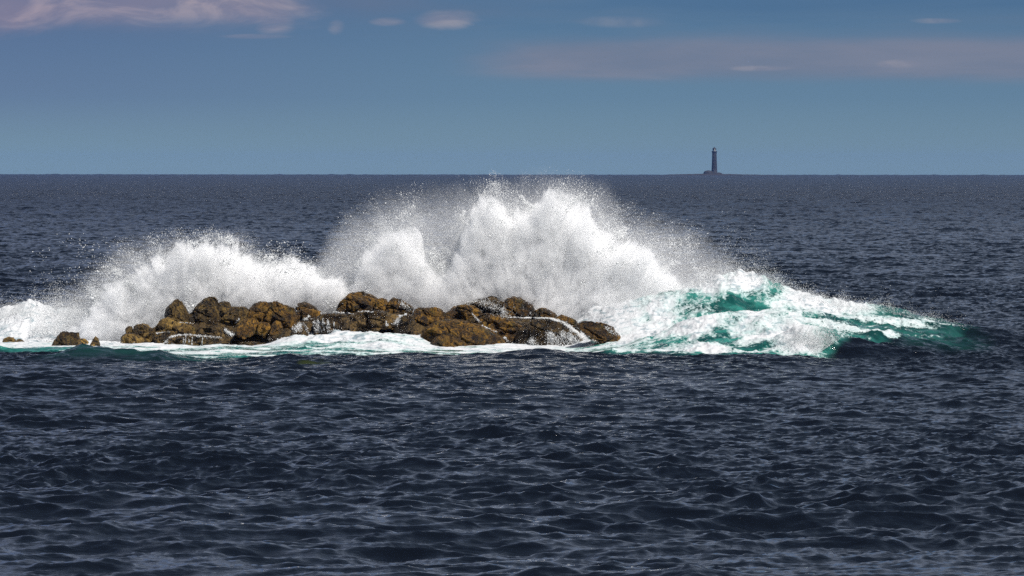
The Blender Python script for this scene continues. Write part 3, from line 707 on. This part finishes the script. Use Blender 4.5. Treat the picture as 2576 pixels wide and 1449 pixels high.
    Fc += [(0, k, k + n, n), (n - 1, 2 * n - 1, k + 2 * n - 1, k + n - 1)]
    o = mesh_np(name, np.array(V), np.array(Fc), m, smooth=False)
    m.cycles.volume_step_rate = 0.35 if hasattr(m.cycles, 'volume_step_rate') else 1
    return tag(o, label, 'mist', kind='stuff')
mist('mist', main_outer, main_core, 257.3, 3.0, 0.6, 5, 9.0, 1330, 'white mist in the heart of the tall burst of spray')
mist('mist', left_outer, left_core, 256.6, 2.4, 0.3, 8, 9.0, 520, 'white mist in the heart of the lower left burst of spray')
P1 = burst(main_outer, main_core, 257.5, 1.5, 2200000, (1330, 800), 5, 800)
P2 = burst(left_outer, left_core, 256.5, 1.1, 1100000, (520, 830), 8, 840)
droplets('spray', P1[0], P1[1], M_SPRAY, 'tall white burst of spray behind the right half of the rocks', 'spray', (P1[2], P1[3]))
droplets('spray', P2[0], P2[1], M_SPRAY, 'lower white burst of spray behind the left half of the rocks', 'spray', (P2[2], P2[3]))
print('droplets', len(P1[0]), len(P2[0]))

# loose drops flung far left and over the wave
def loose():
    rs = np.random.RandomState(3); n = 900
    u = 60 + 330 * rs.beta(2.2, 1.6, n); v = 585 + 190 * rs.beta(1.6, 1.5, n)
    k = fbm(u / 30., v / 30., 1.0, 3) > -0.1
    u, v = u[k], v[k]
    u = np.append(u, 660 + 130 * rs.beta(2, 2, 110)); v = np.append(v, 605 + 50 * rs.rand(110))
    n = len(u); P = np.array([at(a, b, c) for a, b, c in zip(u, v, 254.5 + rs.randn(n) * 1.5)])
    return P, rs.lognormal(math.log(0.015), 0.4, n)
Pl, rl = loose()
droplets('drops', Pl, rl, M_SPRAY, 'scattered loose white drops flung out left of the bursts', 'drops')

# spray blown off the wave crest, and the burst low on the wave's right face
def cresty():
    rs = np.random.RandomState(21); n = 110000
    u = rs.uniform(1560, 2450, n)
    x0, z0 = r1x, r1z
    x = (u - U0) / F * Y1; zc = np.interp(x, x0, z0)
    e = rs.exponential(1.0, n)
    hgt = e * (0.10 + 0.35 * np.exp(-((u - 1850) / 120) ** 2) + 0.25 * np.clip(fbm(x * 1.8, 0 * x, 3.0, 3), 0, 1))
    keep = rs.rand(n) < (0.35 + 0.65 * np.clip(fbm(x * 2.2, 0 * x, 9.0, 3) + .4, 0, 1)) * sstep(u, 2500, 2000)
    P = np.stack([x, Y1 + rs.randn(n) * 0.7, zc - 0.12 + hgt], 1)[keep]
    m = 45000
    r = np.abs(rs.randn(m)) * 0.55; a = rs.uniform(-1.2, 0.9, m)
    bx = at(2043, 880, 237.2)
    Q = np.stack([bx[0] + r * np.sin(a) * 1.4, 237.0 + rs.randn(m) * 0.35, bx[2] - 0.25 + r * np.cos(a) * 1.1], 1)
    k = 60000; lu = rs.uniform(-40, 420, k); lx = (lu - U0) / F * 260.0
    lz = np.interp(lx * Y1 / 260.0, x0, z0) * 1.05
    L = np.stack([lx, 259.0 + rs.randn(k) * 0.8, lz - 0.45 + rs.exponential(0.22, k) * (0.7 + 1.2 * np.clip(fbm(lx * 1.2, lx * 0, 5.0, 4) + 0.2, 0, 1)) + 0.25 * fbm(lx * 1.5, 0 * lx, 8.0, 4)], 1)
    Pz = np.concatenate([P, Q, L])
    return Pz, rs.lognormal(math.log(0.0075), 0.4, len(Pz))
Pc, rc = cresty()
droplets('wave_spray', Pc, rc, M_SPRAY, 'fine spray blown off the crests of the breaking waves', 'spray')

# ------------------------------------------------------------------ water running off the rocks
def runoff():
    allv, allf, off = [], [], 0
    for o, W, Fc in rock_objs: allv.append(W); allf.append(Fc + off); off += len(W)
    V = np.concatenate(allv); Fa = np.concatenate(allf)
    bvh = BVHTree.FromPolygons([tuple(v) for v in V], [tuple(f) for f in Fa])
    camp = Vector((0, 0, CAM_H))
    P = []
    rs = np.random.RandomState(5)
    wv = np.convolve(rs.randn(1000), [.3, .4, .3], 'valid') * 1.6; gp = np.clip(rs.rand(997) * 1.5 - 0.15, 0.05, 1)
    def hit(u, v):
        d = Vector(at(u, v, 250)) - camp; d.normalize()
        h = bvh.ray_cast(camp, d)
        return h[0], h[1]
    def stream(u0, v0, u1, v1, w, n, spread=1.0):
        for _ in range(int(n * 1.5)):
            t = rs.rand(); ln = math.hypot(u1 - u0, v1 - v0)
            k = int(t * ln / 2.2); wob = wv[k % 997]
            if rs.rand() > gp[(k * 7 + int(u0)) % 997]: continue
            u = u0 + (u1 - u0) * t + rs.randn() * w * (0.5 + spread * t) + wob * 0.7; v = v0 + (v1 - v0) * t + rs.randn() * w * .5 + wob * 0.5
            p, nn = hit(u, v)
            if p is not None: P.append(p + nn * rs.uniform(0, 0.03))
    def bb(x, y): return 805 + x * .3125, 711 + y * .3125
    def aa(x, y): return 268.3 + x * .2213, 711 + y * .2213
    S = []
    for a, b, w, n in (((1640, 285), (1850, 288), 1.3, 1500), ((1850, 288), (1960, 320), 2.2, 1800), ((1960, 320), (2070, 400), 3.5, 2400), ((2070, 400), (2200, 500), 5, 2600), ((2000, 420), (2110, 530), 8, 1500),
                       ((1850, 400), (1900, 520), 9, 1100), ((1700, 450), (1720, 530), 7, 450), ((1940, 400), (2010, 520), 8, 900), ((1500, 280), (1640, 285), 1, 350), ((1480, 440), (1560, 530), 2.5, 700), ((1220, 250), (1290, 320), 1.6, 200), ((1300, 345), (1420, 400), 1.6, 300),
                       ((0, 246), (150, 240), 1.0, 500), ((150, 240), (270, 252), 1.0, 350), ((300, 232), (430, 236), .8, 180), ((20, 290), (30, 400), 2, 220), ((60, 300), (75, 400), 2.5, 240), ((110, 320), (112, 400), 1.5, 200), ((-20, 300), (-10, 400), 4, 400),
                       ((650, 260), (600, 340), 3, 350), ((530, 310), (540, 350), 1.5, 120), ((700, 250), (640, 270), 2, 200), ((1300, 140), (1480, 250), 11, 900), ((1150, 160), (1300, 150), 6, 420), ((1460, 200), (1490, 280), 5, 320), ((2290, 350), (2400, 430), 5, 260), ((640, 150), (730, 220), 6, 260)):
        stream(*bb(*a), *bb(*b), w, n)
    for a, b, w, n in (((700, 625), (860, 592), 2.6, 420), ((860, 592), (1280, 625), 2.6, 520), ((870, 620), (872, 700), .6, 40), ((895, 615), (893, 700), .6, 35), ((968, 620), (966, 705), .9, 90), ((1085, 615), (1085, 708), .6, 50), ((930, 620), (931, 680), .6, 25), ((690, 640), (665, 695), 2.4, 110),
                       ((1500, 400), (1470, 465), 1.3, 220), ((1340, 535), (1430, 600), 3, 420), ((2300, 380), (2230, 440), 2.5, 420), ((2200, 460), (2150, 560), 6, 450), ((2280, 430), (2300, 570), 4, 260), ((2340, 400), (2350, 560), 4, 350), ((2250, 120), (2380, 190), 6, 220), ((2110, 240), (2150, 270), 3, 160), ((560, 575), (720, 560), 1, 110), ((820, 455), (990, 470), .7, 90)):
        stream(*aa(*a), *aa(*b), w, n)
    P = np.array([tuple(p) for p in P])
    r = rs.lognormal(math.log(0.0078), 0.4, len(P))
    d = np.tile(np.array([[0.12, -0.3, -0.94]]), (len(P), 1))
    droplets('runoff', P, r, M_SPRAY, 'white water streaming down over the rock faces', 'runoff', (d, np.abs(rs.randn(len(P))) * 1.2))
    # small splashes at the waterline and froth lumps
runoff()

def froth():
    """flecks of froth standing on the churned water, thick along the foot of the rocks"""
    rs = np.random.RandomState(15); n = 9000
    u = rs.uniform(-30, 2450, n); y = rs.uniform(236, 262, n); x = (u - U0) / F * y
    hh, fo, te, ke, ar = surf(x, y)
    h0 = sea_disp(x, y, y)[0] * (1 - 0.55 * ar)
    n2 = fbm(x / 0.6, y / 1.2, 21.0, 4, 0.6)
    keep = (fo > 0.7) & (rs.rand(n) < np.clip(n2 * 2.2 + 0.1, 0, 1) * ar)
    P = np.stack([x, y, hh + h0 + rs.exponential(0.02, n)], 1)[keep]
    droplets('froth', P, rs.lognormal(math.log(0.020), 0.4, len(P)), M_SPRAY, 'flecks of froth flying over the churned white water', 'froth')
froth()

# ------------------------------------------------------------------ distant island and lighthouse
YI = 7100.0
def island_point(u): return at(u, 440, YI)[0]
sea_z = -YI * YI / (2 * RE)
M_IROCK = plain('island_rock', (0.022, 0.021, 0.028), 0.85, 0.5, 0.15)
M_TOWER = plain('granite_tower', (0.014, 0.015, 0.024), 0.8, 0.3, 0.3)
M_DARK = plain('dark_iron', (0.012, 0.012, 0.02), 0.5, 0.2, 1.0)
M_LGLASS = plain('lantern_glass', (0.12, 0.14, 0.15), 0.2, 0.05, 1.0)
def build_island():
    top = [(1630, 443), (1670, 439.4), (1690, 437.8), (1720, 437.0), (1745, 436.6), (1760, 436.2), (1775, 435.6), (1800, 435.5), (1822, 436.8), (1838, 436.8), (1860, 437.6), (1880, 437.8), (1905, 438.8), (1950, 440.0), (1990, 443)]
    xs, zs = curve_u(top, YI); zs = zs - sea_z
    gx = np.linspace(xs[0], xs[-1], 360); gy = np.linspace(-45, 45, 60)
    X, Yg = np.meshgrid(gx, gy); X, Yg = X.ravel(), Yg.ravel()
    H = np.interp(X, xs, zs) * np.sqrt(np.clip(1 - (Yg / 44) ** 2, 0, 1))
    Z = sea_z - 0.6 + H * (1 + 0.22 * fbm(X / 5, Yg / 7, 2.0, 4, 0.6))
    o = mesh_np('island', np.stack([X, Yg + YI, Z], 1), grid_faces(60, 360), M_IROCK)
    tag(o, 'low bare rocky island on the horizon under the lighthouse', 'island', kind='structure')
build_island()
LX = at(1797, 440, YI)[0]
def lathe(name, prof_, mat, parent, seg=32, loc=(0, 0, 0)):
    a = np.linspace(0, 2 * np.pi, seg, endpoint=False)
    V = np.array([[r * math.cos(t) + loc[0], r * math.sin(t) + loc[1], z + loc[2]] for r, z in prof_ for t in a])
    n = len(prof_); Fc = []
    for i in range(n - 1):
        for j in range(seg): Fc.append([i * seg + j, i * seg + (j + 1) % seg, (i + 1) * seg + (j + 1) % seg, (i + 1) * seg + j])
    return mesh_np(name, V, np.array(Fc), mat, parent, smooth=False)
def build_lighthouse():
    ztop = at(1797, 369, YI)[2]; zb = at(1797, 437.5, YI)[2]
    H = ztop - zb
    e = bpy.data.objects.new('lighthouse', None); col.objects.link(e); e.location = (LX, YI, zb - 1.0)
    tag(e, 'tall slender dark stone lighthouse standing alone on the low island', 'lighthouse')
    h = H + 1.0
    lathe('tower', [(0.02, 0), (4.4, 0), (4.3, 2.5), (3.7, 3.0), (3.45, 8), (3.05, 17), (2.75, h - 7.2), (2.7, h - 7.0), (0.02, h - 7.0)], M_TOWER, e)
    lathe('cornice', [(2.6, h - 7.35), (3.1, h - 7.1), (3.4, h - 6.9), (3.4, h - 6.6), (0.02, h - 6.6)], M_DARK, e)
    lathe('gallery_rail', [(3.3, h - 6.6), (3.34, h - 6.6), (3.34, h - 5.5), (3.3, h - 5.5)], M_DARK, e)
    lr = lathe('lantern_room', [(2.2, h - 6.6), (2.3, h - 6.6), (2.3, h - 5.8), (2.2, h - 5.8)], M_DARK, e)
    lathe('lantern_glass', [(2.2, h - 5.8), (2.2, h - 3.2), (0.02, h - 3.2)], M_LGLASS, lr)
    rf = lathe('roof', [(2.2, h - 3.2), (2.65, h - 3.2), (2.4, h - 2.5), (1.3, h - 1.3), (0.35, h - 0.9), (0.02, h - 0.8)], M_DARK, e)
    lathe('vent_ball', [(0.02, h - 0.9), (0.4, h - 0.6), (0.35, h - 0.3), (0.08, h - 0.1), (0.02, h + 0.6)], M_DARK, rf, 12)
    for k in range(5):
        z = 6 + k * (h - 14) / 5; r = np.interp(z, [3, 8, 17, h - 7.2], [3.7, 3.45, 3.05, 2.75])
        a = -math.pi / 2 + (0.35 if k % 2 else -0.35)
        cx, cy = r * math.cos(a), r * math.sin(a); w, hh, dd = 0.45, 0.9, 0.18
        V = np.array([[cx + sx * w, cy + sy * dd, z + sz * hh] for sx in (-1, 1) for sy in (-1, 1) for sz in (-1, 1)])
        Fc = np.array([[0, 1, 3, 2], [4, 6, 7, 5], [0, 4, 5, 1], [2, 3, 7, 6], [0, 2, 6, 4], [1, 5, 7, 3]])
        mesh_np('window', V, Fc, M_DARK, e, smooth=False)
build_lighthouse()
def mound(name, u, v, w, hgt, label, cat, seed, mat):
    V, Fc = ICO[5]; p = at(u, v, YI - 4)
    n = fbm(V[:, 0] * 2 + seed, V[:, 1] * 2, V[:, 2] * 2, 4, 0.55)
    k = (1 + 0.16 * n)[:, None]; s = np.sign(V[:, 2]) * np.abs(V[:, 2]) ** 0.6
    W = np.stack([V[:, 0] * w, V[:, 1] * w * 0.8, s * hgt], 1) * k + p
    tag(mesh_np(name, W, Fc, mat), label, cat)
mound('boulder_heap', 1782, 437.2, 6.0, 4.0, 'rounded heap of pale boulders just left of the lighthouse foot', 'rock heap', 1.0, M_IROCK)
mound('boulder_heap', 1808, 438.4, 4.4, 2.2, 'smaller heap of boulders just right of the lighthouse foot', 'rock heap', 6.0, M_IROCK)

# ------------------------------------------------------------------ sea air
def haze():
    L = 13500.0
    me_v = np.array([[x, y, z] for x in (-6500, 6500) for y in (-60, L) for z in (-L * L / (2 * RE) - 6.0, 36.0)])
    Fc = np.array([[0, 1, 3, 2], [4, 6, 7, 5], [0, 4, 5, 1], [2, 3, 7, 6], [0, 2, 6, 4], [1, 5, 7, 3]])
    m, g, out = new_mat('sea_air')
    v = g.n('ShaderNodeVolumePrincipled'); v.inputs['Color'].default_value = (0.22, 0.42, 1.0, 1); v.inputs['Density'].default_value = 2.0e-5
    g.nt.links.new(v.outputs[0], out.inputs['Volume'])
    o = mesh_np('haze', me_v, Fc, m, smooth=False)
    tag(o, 'thin blue haze over the far sea', 'haze', kind='stuff')
haze()
